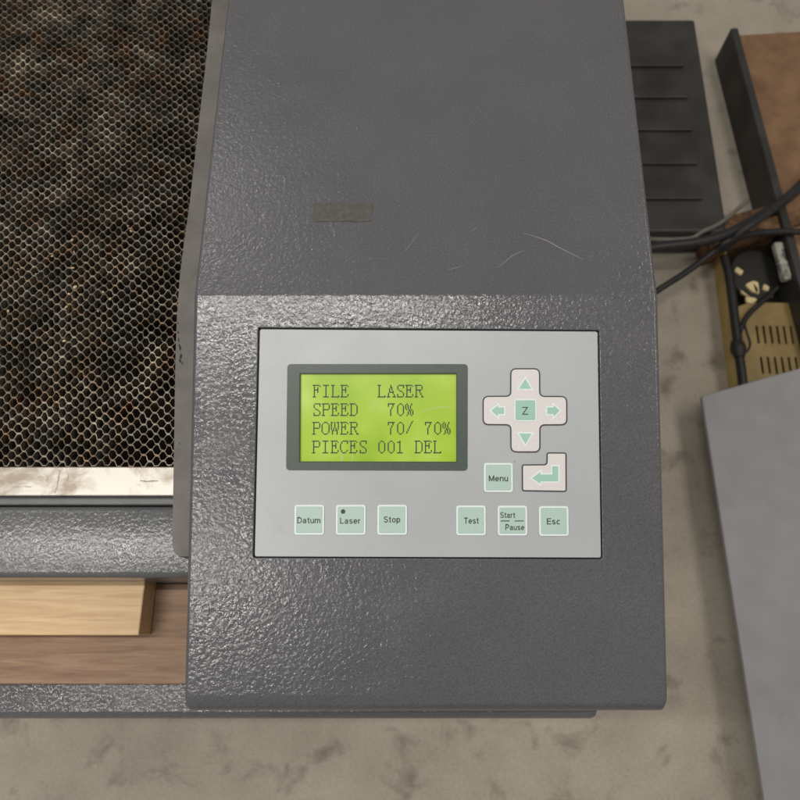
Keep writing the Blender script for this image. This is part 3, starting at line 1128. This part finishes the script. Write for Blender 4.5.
hC = 0.125
cable([hz(620, 254, FLOOR_Z + hC), hz(655, 247.5, FLOOR_Z + hC), hz(690, 243.5, FLOOR_Z + hC), hz(715, 238, FLOOR_Z + hC), hz(738, 229, FLOOR_Z + hC), hz(757, 218, FLOOR_Z + hC), hz(790, 196, FLOOR_Z + hC), hz(840, 150, FLOOR_Z + hC)],
      0.0095, 'thick black cable running level from the hood across the floor', group=None)
cable([hz(640, 303, FLOOR_Z + 0.10), hz(660, 289, FLOOR_Z + 0.10), hz(688, 271, FLOOR_Z + 0.10), hz(712, 253, FLOOR_Z + 0.105), hz(728, 241, FLOOR_Z + 0.125), hz(750, 234, FLOOR_Z + 0.105), hz(784, 231.5, FLOOR_Z + 0.10), hz(820, 233, FLOOR_Z + 0.10)],
      0.0060, 'black cable rising in a slant from the hood edge then bending over the rusty bar')
cable([hz(722, 250, FLOOR_Z + 0.10), hz(742, 231, FLOOR_Z + 0.135), hz(764, 216, FLOOR_Z + 0.14), hz(792, 192, FLOOR_Z + 0.14), hz(826, 158, FLOOR_Z + 0.14)],
      0.007, 'black cable beside the thick cable above the tan case')
cable([hz(640, 239, FLOOR_Z + 0.085), hz(672, 239.5, FLOOR_Z + 0.085), hz(692, 238, FLOOR_Z + 0.085), hz(702, 232, FLOOR_Z + 0.085), hz(722, 222, FLOOR_Z + 0.085), hz(748, 200, FLOOR_Z + 0.085)],
      0.004, 'thin grey cable curving over the dark box top', material=plain('grey_cable', (0.16, 0.15, 0.13), 0.5, 0.2, 60))
# cord with a connector inside the case
cord = empty('power_cord', cs(0.2, 0.05, 0.05))
tag(cord, 'black power cord with a round connector along the inside of the tan case', 'cord')
Hh = FLOOR_Z + HT + 0.004
bm = bmesh.new()
tube(bm, [hz(724, 256, Hh), hz(729, 275, Hh), hz(733, 305, Hh), hz(736, 330, Hh), hz(738.5, 350, Hh), hz(741.5, 372, Hh), hz(744, 396, Hh)], 0.0085)
finish('lead', bm, M['cable'], cord, True)
bm = bmesh.new()
tube(bm, [hz(736, 341, Hh + .003), hz(737.3, 346, Hh + .003), hz(738.6, 351, Hh + .003), hz(739.6, 357, Hh + .003)], lambda u: 0.009 + 0.005 * math.sin(math.pi * min(max(u, 0.05), 0.95)))
finish('connector', bm, M['black'], cord, True)
bm = bmesh.new()
tube(bm, [hz(737, 338, Hh), hz(746, 318, Hh), hz(757, 306, Hh), hz(768, 297, Hh), hz(778, 287, Hh)], 0.0048)
finish('lead', bm, M['cable'], cord, True)
bm = bmesh.new()
tube(bm, [hz(744, 322, Hh), hz(747, 333, Hh), hz(750, 343, Hh), hz(748, 350, Hh), hz(741, 355, Hh)], 0.0022)
finish('lead', bm, M['cable'], cord, True)

# rusty bar behind the case, dark boxes, pole, brown carton
p0, p1 = fz(722, 247, 0.08), fz(790, 229, 0.08)
bd = (p1 - p0).normalized()
bn = Vector((-bd.y, bd.x, 0))
bm = bmesh.new()
mtx = Matrix.Translation(p0 + bn * 0.005) @ Matrix(((bd.x, bn.x, 0, 0), (bd.y, bn.y, 0, 0), (0, 0, 1, 0), (0, 0, 0, 1)))
box(bm, (-0.01, 0.0, -0.079), (0.36, 0.030, 0.0), 0.003, 2, mtx)
box(bm, (-0.01, 0.0302, -0.079), (0.36, 0.065, -0.02), 0.003, 2, mtx)
tag(finish('rusty_bar', bm, M['rust']), 'rusty brown angle iron behind the tan case under the cables', 'iron bar')

p = fz(735, 246, 0.08)
bm = bmesh.new()
box(bm, (0.10, p.y + 0.03, FLOOR_Z + 0.001), (p.x - 0.01, p.y + 0.55, FLOOR_Z + 0.08), 0.006, 3)
box_o = finish('dark_box', bm, M['dkgrey'])
tag(box_o, 'low dark grey steel box on the floor behind the thick cable', 'box')
bm = bmesh.new()
for k_ in range(5):
    box(bm, (0.30, p.y + 0.10 + k_ * 0.08, FLOOR_Z + 0.0795), (p.x - 0.05, p.y + 0.125 + k_ * 0.08, FLOOR_Z + 0.086), 0.002, 2)
finish('lid_rib', bm, M['dkgrey'], box_o)

ptop = [hz(784, 212, FLOOR_Z + 0.09), hz(796, 256, FLOOR_Z + 0.09), hz(813, 320, FLOOR_Z + 0.09)]
pd = (ptop[2] - ptop[0]).normalized()
pn = Vector((-pd.y, pd.x, 0))
mtx = Matrix.Translation(ptop[0]) @ Matrix(((pd.x, pn.x, 0, 0), (pd.y, pn.y, 0, 0), (0, 0, 1, 0), (0, 0, 0, 1)))
bm = bmesh.new()
box(bm, (-0.45, -0.008, -0.089), (0.30, 0.008, 0.0), 0.003, 2, mtx)
frame_o = tag(finish('upright_rail', bm, M['dkgrey']), 'dark steel rail running along the right side of the tan case', 'rail')
bm = bmesh.new()
box(bm, (0.055, -0.026, -0.028), (0.135, -0.0085, -0.012), 0.004, 2, mtx)
tag(finish('white_bracket', bm, M['pole']), 'chipped whitish bracket against the dark steel rail', 'bracket')
bm = bmesh.new()
box(bm, (-0.45, 0.010, -0.089), (0.12, 0.42, -0.02), 0.003, 2, mtx)
carton = finish('cardboard_carton', bm, M['card'])
tag(carton, 'reddish brown cardboard carton behind the dark steel rail', 'carton')
